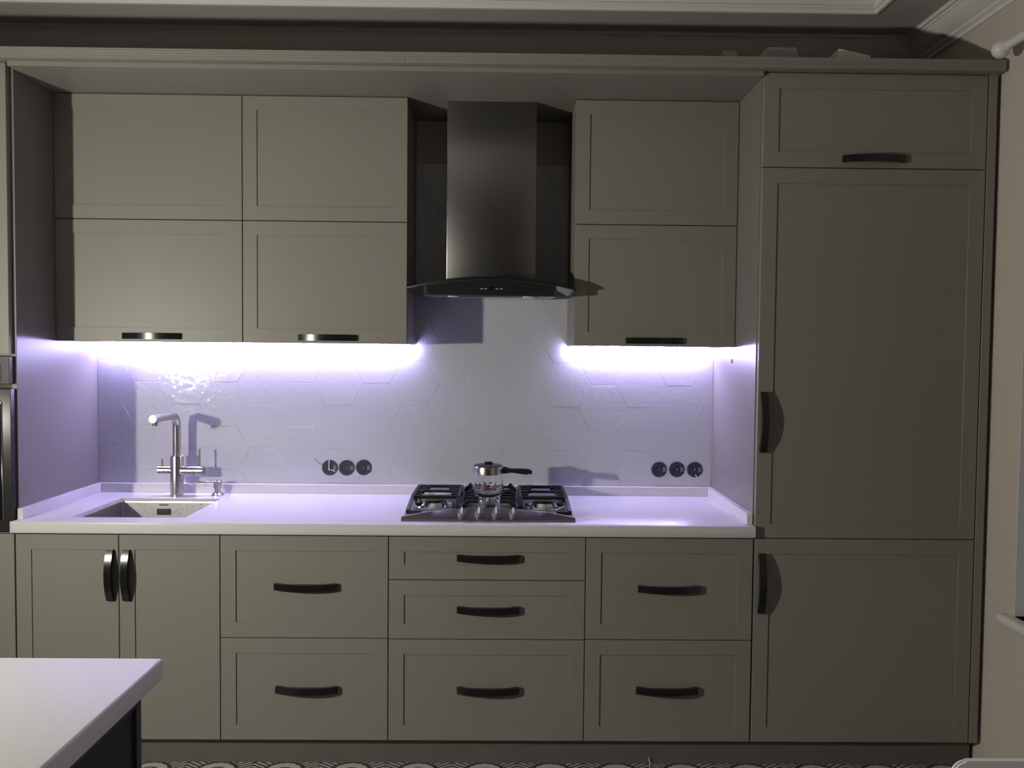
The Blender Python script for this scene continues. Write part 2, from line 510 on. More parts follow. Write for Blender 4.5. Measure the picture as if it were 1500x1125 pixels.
# ------------------------------------------------------------------ handles and shaker fronts
def handle_mesh(L, vertical):
    n = 20; out = []; inn = []
    for i in range(n + 1):
        s = -L / 2 + L * i / n; q = 2 * s / L
        out.append((s, 0.011 + 0.020 * (1 - q * q)))
    Li = L / 2 - 0.016
    for i in range(n + 1):
        s = Li - 2 * Li * i / n; q = s / Li
        inn.append((s, 0.0145 * math.sqrt(max(0, 1 - q ** 4)) * (0.75 + 0.25 * (1 - q * q))))
    w = 0.0115
    bm = bmesh.new()
    def ring(side): return ([bm.verts.new((s, -p, side * w)) for s, p in out], [bm.verts.new((s, -p, side * w)) for s, p in inn[::-1]],
                            bm.verts.new((-L / 2, 0, side * w)), bm.verts.new((L / 2, 0, side * w)))
    A, B = ring(-1), ring(1)
    # outer & inner skins
    for i in range(n):
        bm.faces.new((A[0][i], A[0][i + 1], B[0][i + 1], B[0][i]))
        bm.faces.new((A[1][i], B[1][i], B[1][i + 1], A[1][i + 1]))
    for R in (A, B):
        lo_, hi_ = R[2], R[3]
        o_, i_ = R[0], R[1]
        # side faces: feet + strip
        k = 1
        bm.faces.new([lo_] + [o_[0], o_[1]] + [i_[0]])
        bm.faces.new([hi_, i_[n], o_[n - 1], o_[n]])
        for j in range(n):
            ja = 1 + (n - 2) * j / n; jb = 1 + (n - 2) * (j + 1) / n
            a, b = o_[int(round(ja))], o_[int(round(jb))]
            if a is b: bm.faces.new((a, i_[j + 1], i_[j]))
            else: bm.faces.new((a, b, i_[j + 1], i_[j]))
    bm.faces.new((A[2], A[0][0], B[0][0], B[2])); bm.faces.new((A[3], B[3], B[0][n], A[0][n]))
    bm.faces.new((A[2], B[2], B[1][0], A[1][0])); bm.faces.new((A[3], A[1][n], B[1][n], B[3]))
    bmesh.ops.recalc_face_normals(bm, faces=bm.faces[:])
    if vertical: bmesh.ops.rotate(bm, verts=bm.verts[:], cent=(0, 0, 0), matrix=Matrix.Rotation(-math.pi / 2, 3, 'Y'))
    me = bpy.data.meshes.new('handle'); bm.to_mesh(me); bm.free()
    finish(me, 28); me.materials.append(M['black'])
    return me
H_HOR = handle_mesh(0.215, False)
H_VER = handle_mesh(0.209, True)
H_VSH = handle_mesh(0.176, True)

def handle(parent, me, x, y, z):
    o = bpy.data.objects.new('handle', me); COL.objects.link(o); o.parent = parent
    o.location = Vector((x, y, z)) - origin(parent)
    o['label'] = 'glossy black bow handle'
    return o

def front(parent, name, x0, x1, z0, z1, yf, fr=0.052, g=0.0016, hd=None):
    """shaker front: mitred frame mesh + slightly recessed panel; hd=(mesh,x,z)"""
    x0 += g; x1 -= g; z0 += g; z1 -= g
    bm = bmesh.new()
    th, b, rec = 0.020, 0.0012, 0.0042
    def R(d, y): return [bm.verts.new(v) for v in ((x0 + d, y, z0 + d), (x1 - d, y, z0 + d), (x1 - d, y, z1 - d), (x0 + d, y, z1 - d))]
    rings = [R(0, yf + th), R(0, yf + b), R(b, yf), R(fr - 0.0006, yf), R(fr, yf + 0.0006), R(fr, yf + th)]
    rings.append(rings[0])
    for a, c in zip(rings[:-1], rings[1:]):
        for k in range(4): bm.faces.new((a[k], a[(k + 1) % 4], c[(k + 1) % 4], c[k]))
    d = obj(name, bm, 'greige', parent)
    obj('panel', bx(x0 + fr, x1 - fr, yf + rec, yf + th - 0.001, z0 + fr, z1 - fr), 'greige', d)
    if hd: handle(d, hd[0], hd[1], yf, hd[2])
    return d

def carcass(parent, x0, x1, y0, y1, z0, z1, t=0.018, name='body'):
    """open-front cabinet box of boards (y0 front edge, y1 back)"""
    bm = bmesh.new()
    box(bm, x0, x0 + t, y0, y1, z0, z1); box(bm, x1 - t, x1, y0, y1, z0, z1)
    box(bm, x0 + t, x1 - t, y0, y1, z0, z0 + t); box(bm, x0 + t, x1 - t, y0, y1, z1 - t, z1)
    box(bm, x0 + t, x1 - t, y1 - 0.008, y1, z0 + t, z1 - t)
    return obj(name, bm, 'carcass', parent)

# base cabinets -------------------------------------------------------------
YB = YF + 0.0205
X1, X2, X3, X4 = -1.310, -0.9643, -0.3862, 0.2936
def base(x0, x1, label, name='base_cabinet', top=ZB1 + 0.004):
    t = thing(name, label, 'cabinet', ((x0 + x1) / 2, -0.3, ZB0), group='base cabinets under the worktop')
    return t
t = base(XL, X2, 'base cabinet with two tall shaker doors and upright black handles under the sink', 'sink_cabinet')
bm = bmesh.new()     # sink unit: no top board, so that the bowl can hang in it
for a in (XL, X2 - 0.018): box(bm, a, a + 0.018, YB, -0.02, ZB0, 0.820)
box(bm, XL + 0.018, X2 - 0.018, YB, -0.02, ZB0, ZB0 + 0.018); box(bm, XL + 0.018, X2 - 0.018, -0.028, -0.02, ZB0 + 0.018, 0.820)
obj('body', bm, 'carcass', t)
front(t, 'door', XL, X1, ZB0, ZB1, YF, hd=(H_VSH, -1.337, 0.676))
front(t, 'door', X1, X2, ZB0, ZB1, YF, hd=(H_VSH, -1.2815, 0.676))
t = base(X2, X3, 'two-drawer base cabinet between the sink cabinet and the hob drawers', 'drawer_cabinet')
carcass(t, X2, X3, YB, -0.02, ZB0, 0.820)
front(t, 'drawer', X2, X3, 0.459, ZB1, YF, hd=(H_HOR, -0.670, 0.640))
front(t, 'drawer', X2, X3, ZB0, 0.459, YF, hd=(H_HOR, -0.666, 0.281))
t = base(X3, X4, 'wide three-drawer base cabinet directly under the gas hob', 'drawer_cabinet')
carcass(t, X3, X4, YB, -0.02, ZB0, 0.820)
front(t, 'drawer', X3, X4, 0.6645, ZB1, YF, hd=(H_HOR, -0.043, 0.743))
front(t, 'drawer', X3, X4, 0.4575, 0.6645, YF, hd=(H_HOR, -0.042, 0.563))
front(t, 'drawer', X3, X4, ZB0, 0.4575, YF, hd=(H_HOR, -0.040, 0.281))
t = base(X4, XR, 'two-drawer base cabinet beside the tall fridge cabinet', 'drawer_cabinet')
carcass(t, X4, XR, YB, -0.02, ZB0, 0.820)
front(t, 'drawer', X4, XR, 0.459, ZB1, YF, hd=(H_HOR, 0.583, 0.640))
front(t, 'drawer', X4, XR, ZB0, 0.459, YF, hd=(H_HOR, 0.581, 0.284))

# plinth
pl = obj('plinth', bx(-2.27, 1.672, -0.555, -0.537, 0.0, ZB0 - 0.012), 'plinth')
tag(pl, 'long dark plinth board running under all the cabinets', 'plinth')

# tall fridge cabinet ---------------------------------------------------------
t = thing('fridge_cabinet', 'tall cabinet on the right with three shaker doors hiding the fridge', 'cabinet', (1.26, -0.3, ZB0))
bm = bmesh.new()
box(bm, XR, XR + 0.018, YB, -0.003, ZB0, 2.4085, 0.0008, 1)
obj('side_panel', bm, 'side', t)
obj('side_panel', bx(1.624, 1.642, YB, -0.003, ZB0, 2.4085), 'side', t)
obj('filler_strip', bx(1.6445, 1.674, YF, YF + 0.30, ZB0, 2.4085, bevel=0.001, seg=1), 'greige', t)
bm = bmesh.new()
for z in (ZB0, 0.810, 2.080, 2.391): box(bm, XR + 0.018, 1.624, YB, -0.012, z, z + 0.0175)
box(bm, XR + 0.018, 1.624, -0.012, -0.003, ZB0, 2.4085)
obj('body', bm, 'carcass', t)
front(t, 'door', 0.8765, 1.642, 2.0888, 2.4075, YF, hd=(H_HOR, 1.256, 2.119))
front(t, 'door', 0.8765, 1.642, 0.8173, 2.0888, YF, hd=(H_VER, 0.898, 1.2205))
front(t, 'door', 0.8765, 1.642, ZB0, 0.8173, YF, hd=(H_VER, 0.9025, 0.6615))

# tall oven cabinet at the left edge ---------------------------------------------
t = thing('oven_cabinet', 'tall cabinet at the left edge housing the built-in oven', 'cabinet', (-1.96, -0.3, ZB0))
obj('side_panel', bx(XL - 0.018, XL, YB + 0.004, -0.003, ZB0, 2.4085, bevel=0.0008, seg=1), 'side', t)
obj('side_panel', bx(-2.264, -2.246, YB + 0.004, -0.003, ZB0, 2.4085), 'side', t)
bm = bmesh.new()
for z in (ZB0, 0.800, 1.425, 2.391): box(bm, -2.246, XL - 0.018, YB + 0.004, -0.012, z, z + 0.0175)
box(bm, -2.246, XL - 0.018, -0.012, -0.003, ZB0, 2.4085)
obj('body', bm, 'carcass', t)
front(t, 'door', -2.264, -1.672, 1.428, 2.4075, YF, fr=0.075)
front(t, 'door', -2.264, -1.664, ZB0, ZB1, YF, fr=0.075)

o = thing('built_in_oven', 'steel built-in oven with black door cut off by the left edge', 'oven', (-1.96, -0.3, 0.82))
obj('body', bx(-2.240, XL - 0.024, YB + 0.03, -0.05, 0.8205, 1.424), 'ink', o)
cp = obj('control_panel', bx(-2.262, -1.6715, YF - 0.004, YB + 0.03, 1.328, 1.4225, bevel=0.002), 'oven_panel', o)
dr = obj('door', bx(-2.262, -1.668, YF - 0.004, YB + 0.03, 0.824, 1.312, bevel=0.003), 'oven_steel', o, smooth=30)
def rim(x0, x1, z0, z1, r, y, w=0.004):
    pts = rounded_rect(x0, x1, z0, z1, r)
    bm = bmesh.new(); rr = [(p[0], y, p[1]) for p in pts]; rr.append(rr[0]); rr.append(rr[1])
    return tube(bm, rr, w, n=8, cap=False)
obj('chrome_rim', rim(-2.232, -1.700, 0.857, 1.272, 0.012, YF - 0.005, 0.0035), 'chrome', dr, smooth=60)
obj('glass', prism(bmesh.new(), rounded_rect(-2.232, -1.700, 0.857, 1.272, 0.012), YF - 0.0055, YF - 0.0035), 'blackglass', dr)
obj('chrome_rim', rim(-2.232, -1.702, 1.300 + 0.035, 1.396, 0.010, YF - 0.005, 0.0035), 'chrome', cp, smooth=60)
bm = bmesh.new(); tube(bm, [(-2.20, YF - 0.045, 1.285), (-1.76, YF - 0.045, 1.285)], 0.008)
cyl(bm, (-2.16, YF - 0.003, 1.285), (-2.16, YF - 0.045, 1.285), 0.006, n=12); cyl(bm, (-1.80, YF - 0.003, 1.285), (-1.80, YF - 0.045, 1.285), 0.006, n=12)
obj('handle', bm, 'steel', dr, smooth=40)

# upper cabinets ------------------------------------------------------------------
YUB = YU + 0.0205
U1, U2, U3 = -0.9693, -0.3574, 0.2650
def upper(x0, x1, label, hx):
    t = thing('wall_cabinet', label, 'cabinet', ((x0 + x1) / 2, -0.16, ZU0), group='wall cabinets above the backsplash')
    carcass(t, x0 + 0.0005, x1 - 0.0005, YUB, -0.012, ZU0 + 0.002, ZU1)
    front(t, 'door', x0, x1, ZUS, ZU1, YU)
    front(t, 'door', x0, x1, ZU0, ZUS, YU, hd=(H_HOR, hx, 1.4995))
    return t
upper(XL, U1, 'wall cabinet above the sink, beside the left tall panel', -1.3055)
upper(U1, U2, 'wall cabinet just left of the extractor hood', -0.653)
upper(U3, XR - 0.001, 'wall cabinet right of the hood, next to the fridge cabinet', 0.568)

# top board and cornice -------------------------------------------------------------
s = obj('top_board', bx(XL + 0.001, XR - 0.001, -0.612, -0.003, 2.3915, 2.4085, bevel=0.001, seg=1), 'greige')
tag(s, 'flat greige board roofing the niche above the wall cabinets', 'board')
def cornice(x0, x1, label, ret=False):
    prof = [(-0.575, 2.4087), (-0.636, 2.4087), (-0.640, 2.4100), (-0.640, 2.4210), (-0.6388, 2.4228), (-0.640, 2.4246), (-0.640, 2.4290), (-0.6388, 2.4308), (-0.640, 2.4326), (-0.640, 2.4445), (-0.575, 2.4445)]
    c = obj('cornice', prism(bmesh.new(), prof, x0, x1, 'X'), 'greige')
    return tag(c, label, 'cornice', 'cornice lengths along the cabinet tops')
cornice(-2.40, -0.3312, 'left length of grooved greige cornice, ending at the seam left of the hood')
cornice(-0.3304, 1.677, 'right length of grooved greige cornice, reaching over the fridge cabinet')

# ------------------------------------------------------------------ worktop with sink hole
SX0, SX1, SY0, SY1 = -1.500, -1.108, -0.538, -0.160
wt = thing('worktop', 'white solid-surface worktop with low upstand around the niche', 'worktop', (-0.39, -0.3, 0.822))
bm = bmesh.new()
def ring4(x0, x1, y0, y1, z): return [bm.verts.new(v) for v in ((x0, y0, z), (x1, y0, z), (x1, y1, z), (x0, y1, z))]
ox0, ox1, oy0, oy1 = XL - 0.006, XR + 0.0015, -0.622, -0.0115
z0 = 0.8215
# in front of the panels the slab is a touch wider; behind it fits between them
oT, iT = ring4(XL + 0.0005, XR - 0.0005, oy0, oy1, ZT), ring4(SX0, SX1, SY0, SY1, ZT)
oB, iB = ring4(XL + 0.0005, XR - 0.0005, oy0, oy1, z0), ring4(SX0, SX1, SY0, SY1, z0)
for v in (oT, oB):
    v[0].co.x = XL + 0.0005; v[1].co.x = XR - 0.0005
for k in range(4):
    j = (k + 1) % 4
    bm.faces.new((oT[k], oT[j], iT[j], iT[k])); bm.faces.new((oB[j], oB[k], iB[k], iB[j]))
    bm.faces.new((oB[k], oB[j], oT[j], oT[k])); bm.faces.new((iT[k], iT[j], iB[j], iB[k]))
fe = [e for e in bm.edges if all(abs(v.co.y - oy0) < 1e-6 for v in e.verts) and abs(e.verts[0].co.z - e.verts[1].co.z) < 1e-6]
se = [e for e in bm.edges if all(SX0 - 1e-6 <= v.co.x <= SX1 + 1e-6 and SY0 - 1e-6 <= v.co.y <= SY1 + 1e-6 and abs(v.co.z - ZT) < 1e-6 for v in e.verts)]
bmesh.ops.bevel(bm, geom=fe, offset=0.005, segments=4, affect='EDGES', profile=0.5)
obj('slab', bm, 'worktop', wt, smooth=35)
obj('front_nose', bx(XL - 0.0055, XL + 0.0003, -0.622, YF - 0.006, z0, ZT, bevel=0.002), 'worktop', wt)
obj('upstand', bx(XL + 0.021, XR - 0.021, -0.031, -0.0115, ZT, 0.900, bevel=0.0015), 'worktop', wt)
obj('upstand', bx(XL + 0.0005, XL + 0.0205, -0.585, -0.0115, ZT, 0.900, bevel=0.0015), 'worktop', wt)
obj('upstand', bx(XR - 0.0205, XR - 0.0005, -0.585, -0.0115, ZT, 0.900, bevel=0.0015), 'worktop', wt)

# sink --------------------------------------------------------------------------------
sk = thing('sink', 'square undermounted steel sink with water drops', 'sink', ((SX0 + SX1) / 2, (SY0 + SY1) / 2, 0.66))
bm = bmesh.new()
def rr_ring(d, z, r):
    return [bm.verts.new((x, y, z)) for x, y in rounded_rect(SX0 + d, SX1 - d, SY0 + d, SY1 - d, r)]
rings = [rr_ring(0.0006, 0.8515, 0.002), rr_ring(0.0030, 0.8515, 0.006), rr_ring(0.0040, 0.8495, 0.008), rr_ring(0.00405, 0.8440, 0.008), rr_ring(0.0052, 0.7200, 0.012), rr_ring(0.0055, 0.690, 0.014), rr_ring(0.012, 0.667, 0.02), rr_ring(0.03, 0.662, 0.03)]
for a, b in zip(rings[:-1], rings[1:]):
    for k in range(len(a)): bm.faces.new((a[k], a[(k + 1) % len(a)], b[(k + 1) % len(a)], b[k]))
bm.faces.new(rings[-1])
bowl = obj('bowl', bm, 'sinksteel', sk, smooth=40)
bm = bmesh.new(); box(bm, -1.358, -1.304, SY1 - 0.0085, SY1 - 0.0052, 0.797, 0.822, 0.001, 1)
ofl = obj('overflow', bm, 'ink', sk, label='black rectangular overflow slot')
obj('overflow_bar', bx(-1.352, -1.310, SY1 - 0.0105, SY1 - 0.0086, 0.8140, 0.8165), 'chrome', ofl)
text('lettering', 'ROMA', 0.012, (-1.331, SY1 - 0.0056, 0.8365), (math.pi / 2, 0, 0), 'ink', sk, 0.0003)
lathe(bm := bmesh.new(), -1.304, -0.35, [(0, 0.6635), (0.02, 0.6635), (0.035, 0.666), (0.045, 0.6655), (0.045, 0.6625)], 28)
obj('drain', bm, 'chrome', sk, smooth=40)
bm = bmesh.new()
for i in range(110):
    x = random.uniform(SX0 + .07, SX1 - .02); z = random.uniform(0.76, 0.842) ; r = random.uniform(.0008, .002)
    if -1.365 < x < -1.297 and z > .79: continue
    b2 = bmesh.new(); bmesh.ops.create_icosphere(b2, subdivisions=1, radius=r)
    bmesh.ops.translate(b2, verts=b2.verts[:], vec=(x, SY1 - 0.0058, z)); merge(bm, b2)
dp = obj('water_drops', bm, 'chrome', sk, smooth=80); dp['kind'] = 'stuff'

# mixer tap -----------------------------------------------------------------------------
FX, FY = -1.3065, -0.095
f = thing('kitchen_tap', 'brushed steel three-way kitchen tap behind the sink', 'tap', (FX, FY, ZT))
bm = bmesh.new()
lathe(bm, FX, FY, [(0, ZT), (0.0255, ZT), (0.0255, 1.020), (0.0245, 1.0225), (0.019, 1.0225), (0.019, 1.027), (0.0, 1.027)], 36)
obj('column', bm, 'steel', f, smooth=40)
R = 0.045; pts = [(FX, FY, 1.026), (FX, FY, 1.10)]
zc = 1.188
for i in range(0, 13):
    a = math.pi / 2 * i / 12
    pts.append((FX, FY - R * (1 - math.cos(a)), zc - R + R * math.sin(a)))
pts += [(FX, -0.22, zc), (FX, -0.322, zc)]
sp = obj('spout', tube(bmesh.new(), pts, 0.0155, 24), 'steel', f, smooth=50)
obj('end_cap', cyl(bmesh.new(), (FX, -0.3225, zc), (FX, -0.326, zc), 0.0158, 0.014, 28), 'cap', sp, smooth=40)
obj('nozzle', cyl(bmesh.new(), (FX, -0.300, zc - 0.012), (FX, -0.300, zc - 0.026), 0.011, 0.010, 20), 'steel', sp, smooth=40)
vz = 0.963
v1 = obj('valve', cyl(cyl(bmesh.new(), (FX + 0.02, FY, vz), (FX + 0.072, FY, vz), 0.0195), (FX + 0.074, FY, vz), (FX + 0.107, FY, vz), 0.0195), 'steel', f, smooth=40)
obj('lever', cyl(bmesh.new(), (FX + 0.091, FY, vz + 0.018), (FX + 0.091, FY, vz + 0.090), 0.0042, n=14), 'steel', v1, smooth=40)
v2 = obj('valve', cyl(bmesh.new(), (FX - 0.02, FY, vz + 0.001), (FX - 0.072, FY, vz + 0.001), 0.0185), 'steel', f, smooth=40)
obj('lever', cyl(bmesh.new(), (FX - 0.058, FY, vz + 0.017), (FX - 0.058, FY, vz + 0.047), 0.0042, n=14), 'steel', v2, smooth=40)

# soap dispenser
DX, DY = -1.147, -0.083
f = thing('soap_dispenser', 'small steel soap pump beside the tap', 'soap dispenser', (DX, DY, ZT))
bm = lathe(bmesh.new(), DX, DY, [(0, ZT), (0.024, ZT), (0.024, ZT + 0.005), (0.019, ZT + 0.010), (0.012, ZT + 0.014), (0.012, ZT + 0.030), (0, ZT + 0.030)], 28)
obj('base', bm, 'steel', f, smooth=35)
hd_ = obj('pump_head', lathe(bmesh.new(), DX, DY, [(0, ZT + 0.0305), (0.017, ZT + 0.0305), (0.017, ZT + 0.058), (0.015, ZT + 0.060), (0, ZT + 0.060)], 28), 'steel', f, smooth=35)
obj('nozzle', tube(bmesh.new(), [(DX - 0.012, DY, ZT + 0.053), (DX - 0.07, DY - 0.012, ZT + 0.054), (DX - 0.092, DY - 0.016, ZT + 0.053), (DX - 0.100, DY - 0.018, ZT + 0.046)], 0.004, 12), 'steel', hd_, smooth=60)

# ------------------------------------------------------------------ gas hob
hx0, hx1, hy0, hy1 = -0.347, 0.259, -0.572, -0.068
hc = (hx0 + hx1) / 2
hb = thing('gas_hob', 'stainless gas hob with three black grates and four knobs', 'hob', (hc, (hy0 + hy1) / 2, ZT))
obj('deck', bx(hx0, hx1, hy0 + 0.004, hy1, ZT, ZT + 0.009, bevel=0.003, seg=3), 'hobsteel', hb, smooth=40)
# arched control fascia
bm = bmesh.new(); N = 36; cols = []
for i in range(N + 1):
    s = -1 + 2 * i / N; k = 1 - abs(s) ** 2.4
    x = hc + s * (hx1 - hx0) / 2
    zt = ZT + 0.014 + 0.024 * k; yt = hy0 + 0.008 + 0.034 * k
    cols.append([bm.verts.new(v) for v in ((x, hy0, ZT), (x, hy0, ZT + 0.007), (x, yt, zt), (x, yt + 0.008, zt + 0.001), (x, yt + 0.016 + 0.02 * k, ZT + 0.0092), (x, yt + 0.016 + 0.02 * k, ZT))])
for a, b in zip(cols[:-1], cols[1:]):
    for k in range(5): bm.faces.new((a[k], b[k], b[k + 1], a[k + 1]))
bm.faces.new(cols[0]); bm.faces.new(cols[-1][::-1])
fa = obj('control_fascia', bm, 'hobsteel', hb, smooth=30)
# small dark print on the fascia
nrm = Vector((0, -0.031, 0.034)).normalized()
slope = math.atan2(0.031, 0.034)
def on_fascia(x, t):
    s = (x - hc) / ((hx1 - hx0) / 2); k = 1 - abs(s) ** 2.4
    a = Vector((x, hy0, ZT + 0.007)); b = Vector((x, hy0 + 0.008 + 0.034 * k, ZT + 0.014 + 0.024 * k))
    return a.lerp(b, t), (b - a).normalized()
for kx in (-0.137, -0.077, -0.017, 0.043):
    p, d = on_fascia(kx, 0.50)
    nn = Vector((0, -d.z, d.y))
    kb = bmesh.new()
    cyl(kb, p - nn * 0.001, p + nn * 0.004, 0.0162, 0.0162, 28); cyl(kb, p + nn * 0.004, p + nn * 0.016, 0.0142, 0.0136, 28)
    kn = obj('knob', kb, 'cap2', hb, smooth=35)
    g = bmesh.new(); box(g, -0.0028, 0.0028, -0.006, 0.0, -0.0125, 0.0145, 0.0008, 1)
    rot = Matrix((( 1, 0, 0), (0, -nn.y, d.y), (0, -nn.z, d.z))).to_4x4()
    bmesh.ops.transform(g, matrix=Matrix.Translation(p + nn * 0.016) @ rot, verts=g.verts[:])
    obj('grip', g, 'cap', kn)
p, d = on_fascia(0.152, 0.55)
text('lettering', '~~~~', 0.014, p + Vector((0, -d.z, d.y)) * 0.0006, (math.atan2(d.z, d.y), 0, 0), 'ink', hb, 0.0002)

def bar(bm, p0, p1, w=0.011, h=0.011):
    p0, p1 = Vector(p0), Vector(p1); d = (p1 - p0); L = d.length; d.normalize()
    t = bmesh.new(); bmesh.ops.create_cube(t, size=1)
    q = d.to_track_quat('X', 'Z').to_matrix().to_4x4()
    bmesh.ops.transform(t, matrix=Matrix.Translation((p0 + p1) / 2) @ q @ Matrix.Diagonal((L, w, h, 1)), verts=t.verts[:])
    merge(bm, t)
GZ = 0.9065                                         # bar centre height of the grates
def burner(x, y, r):
    b = bmesh.new()
    lathe(b, x, y, [(r * 1.75, ZT + 0.0092), (r * 1.70, ZT + 0.0125), (r * 1.45, ZT + 0.0105), (r * 1.2, ZT + 0.0100), (r * 1.12, ZT + 0.014), (r * 1.05, ZT + 0.020), (r, ZT + 0.024), (0, ZT + 0.024)], 40)
    o = obj('burner', b, 'chrome', hb, smooth=35)
    obj('burner_cap', lathe(bmesh.new(), x, y, [(0, ZT + 0.0242), (r * 0.92, ZT + 0.0242), (r * 0.95, ZT + 0.028), (r * 0.85, ZT + 0.031), (0, ZT + 0.032)], 36), 'iron', o, smooth=35)
burner(-0.250, -0.315, 0.043); burner(0.162, -0.315, 0.043); burner(hc, -0.405, 0.024); burner(hc, -0.165, 0.030)

def side_grate(xo, xi):
    """xo outer side, xi inner side: flat rack at the back, outer rail sloping down to the front corner"""
    b = bmesh.new(); yb, yf = -0.085, -0.338; s = 1 if xi > xo else -1
    bar(b, (xo, yb, GZ), (xi, yb, GZ), 0.011, 0.012)
    bar(b, (xo, yf, GZ), (xi, yf, GZ), 0.011, 0.013)
    for x in (xo, xi): bar(b, (x, yb + 0.005, GZ), (x, yf - 0.005, GZ), 0.011, 0.012)
    bar(b, (xo, yf, GZ), (xo - s * 0.004, -0.475, ZT + 0.016), 0.012, 0.012)       # outer rail down to the front
    bar(b, (xo - s * 0.004, -0.475, ZT + 0.0145), (xo + s * 0.045, -0.478, ZT + 0.0145), 0.010, 0.009)
    bar(b, (xi, yf, GZ), (xi + s * 0.004, -0.395, ZT + 0.016), 0.020, 0.014)       # inner leg
    bar(b, (xi + s * 0.004, -0.392, ZT + 0.0095), (xi + s * 0.004, -0.392, ZT + 0.024), 0.016, 0.016)
    for y in (yb, -0.22):
        bar(b, (xo, y, ZT + 0.0095), (xo, y, GZ), 0.012, 0.012); bar(b, (xi, y, ZT + 0.0095), (xi, y, GZ), 0.012, 0.012)
    # fingers pointing at the burner
    for y, l in ((-0.128, 0.048), (-0.178, 0.040), (-0.235, 0.034), (-0.290, 0.030)):
        bar(b, (xo, y, GZ), (xo + s * l, y, GZ + 0.001), 0.012, 0.013)
        bar(b, (xi, y, GZ), (xi - s * l, y, GZ + 0.001), 0.012, 0.013)
    bar(b, (xo, -0.205, GZ), (xi, -0.205, GZ), 0.008, 0.010)
    return obj('grate', b, 'iron', hb)
side_grate(-0.332, -0.160)
side_grate(0.244, 0.072)
b = bmesh.new(); x0, x1, y0, y1 = -0.145, 0.057, -0.452, -0.085     # centre grate: raised fingers on both sides
for x in (x0, x1):
    bar(b, (x, y0, GZ - 0.020), (x, y1, GZ - 0.020), 0.011, 0.012)
    for y in (y0, (y0 + y1) / 2, y1): bar(b, (x, y, ZT + 0.0095), (x, y, GZ - 0.016), 0.013, 0.013)
    s = 1 if x == x0 else -1
    for y in (y0 + 0.03, y0 + 0.10, y0 + 0.155, y0 + 0.22, y1 - 0.10, y1 - 0.01):
        bar(b, (x, y, GZ - 0.022), (x + s * 0.022, y, GZ - 0.003), 0.010, 0.013)
        bar(b, (x + s * 0.018, y, GZ - 0.0005), (x + s * 0.062, y, GZ - 0.0005), 0.010, 0.011)
    for y in (y1 - 0.01,):
        bar(b, (x, y, GZ - 0.02), (x + s * 0.028, y, GZ + 0.010), 0.014, 0.022)
obj('grate', b, 'iron', hb)

# glass coffee pot -----------------------------------------------------------------------
PX, PY, PZ = -0.050, -0.330, 0.9125
pt = thing('coffee_pot', 'small clear glass coffee pot with black handle on the hob', 'coffee pot', (PX, PY, PZ))
prof = [(0, 0.0), (0.044, 0.0), (0.054, 0.005), (0.0595, 0.016), (0.0600, 0.030), (0.0575, 0.055), (0.0535, 0.080), (0.0525, 0.098), (0.0545, 0.112),
        (0.0520, 0.112), (0.0500, 0.098), (0.0508, 0.080), (0.0545, 0.055), (0.0567, 0.030), (0.0560, 0.020), (0.050, 0.012), (0, 0.010)]
obj('glass_body', lathe(bmesh.new(), PX, PY, [(r, PZ + h) for r, h in prof], 48), 'potglass', pt, smooth=60)
cb = bmesh.new()
lathe(cb, PX, PY, [(0.0542, PZ + 0.083), (0.0560, PZ + 0.083), (0.0560, PZ + 0.110), (0.0548, PZ + 0.1125), (0.0542, PZ + 0.110)], 48, close=True)
obj('metal_band', cb, 'steel', pt, smooth=35)
ld_ = bmesh.new()
lathe(ld_, PX, PY, [(0, PZ + 0.1128), (0.053, PZ + 0.1128), (0.053, PZ + 0.1155), (0.040, PZ + 0.1185), (0.018, PZ + 0.120), (0, PZ + 0.120)], 40)
lid = obj('lid', ld_, 'blackplastic', pt, smooth=40)
obj('lid_knob', bx(PX - 0.014, PX + 0.016, PY - 0.010, PY + 0.010, PZ + 0.119, PZ + 0.128, bevel=0.003), 'blackplastic', lid, smooth=40)
pts, rs = [], []
for i, (d, z, r) in enumerate(((0.050, .097, .010), (0.058, .097, .0135), (0.070, .0965, .0125), (0.082, .0955, .0085), (0.100, .0950, .0090), (0.125, .0935, .0112), (0.148, .0915, .0118), (0.160, .0905, .0105), (0.166, .0900, .006))):
    pts.append((PX + d, PY - 0.004, PZ + z)); rs.append(r)
obj('handle', tube(bmesh.new(), pts, rs, 18), 'blackplastic', pt, smooth=60)
def decal(name, blobs, mat):
    """printed spots lying on the curved glass: (angle deg from -Y, height, radius)"""
    b = bmesh.new()
    for a, h, r in blobs:
        R0 = 0.0606 - max(0, h - 0.03) * 0.09
        c = b.verts.new((PX + R0 * math.sin(math.radians(a)), PY - R0 * math.cos(math.radians(a)), PZ + h)); ring = []
        for k in range(12):
            t = 2 * math.pi * k / 12; rr = r * (1 + 0.25 * math.cos(5 * t))
            aa = math.radians(a) + rr * math.cos(t) / R0; hh = h + rr * math.sin(t)
            R1 = 0.0606 - max(0, hh - 0.03) * 0.09
            ring.append(b.verts.new((PX + R1 * math.sin(aa), PY - R1 * math.cos(aa), PZ + hh)))
        for k in range(12): b.faces.new((c, ring[k], ring[(k + 1) % 12]))
    return obj(name, b, mat, pt)
decal('flower_print', [(-12, .048, .008), (-3, .041, .007), (-17, .038, .006), (-8, .033, .006), (4, .046, .005), (-13, .058, .004)], 'flower_red')
decal('flower_print', [(28, .045, .008), (21, .042, .006), (36, .042, .006), (28, .054, .004)], 'flower_yel')
decal('leaf_print', [(-30, .052, .005), (12, .056, .004), (9, .036, .003), (-26, .042, .003), (24, .036, .003)], 'leaf')

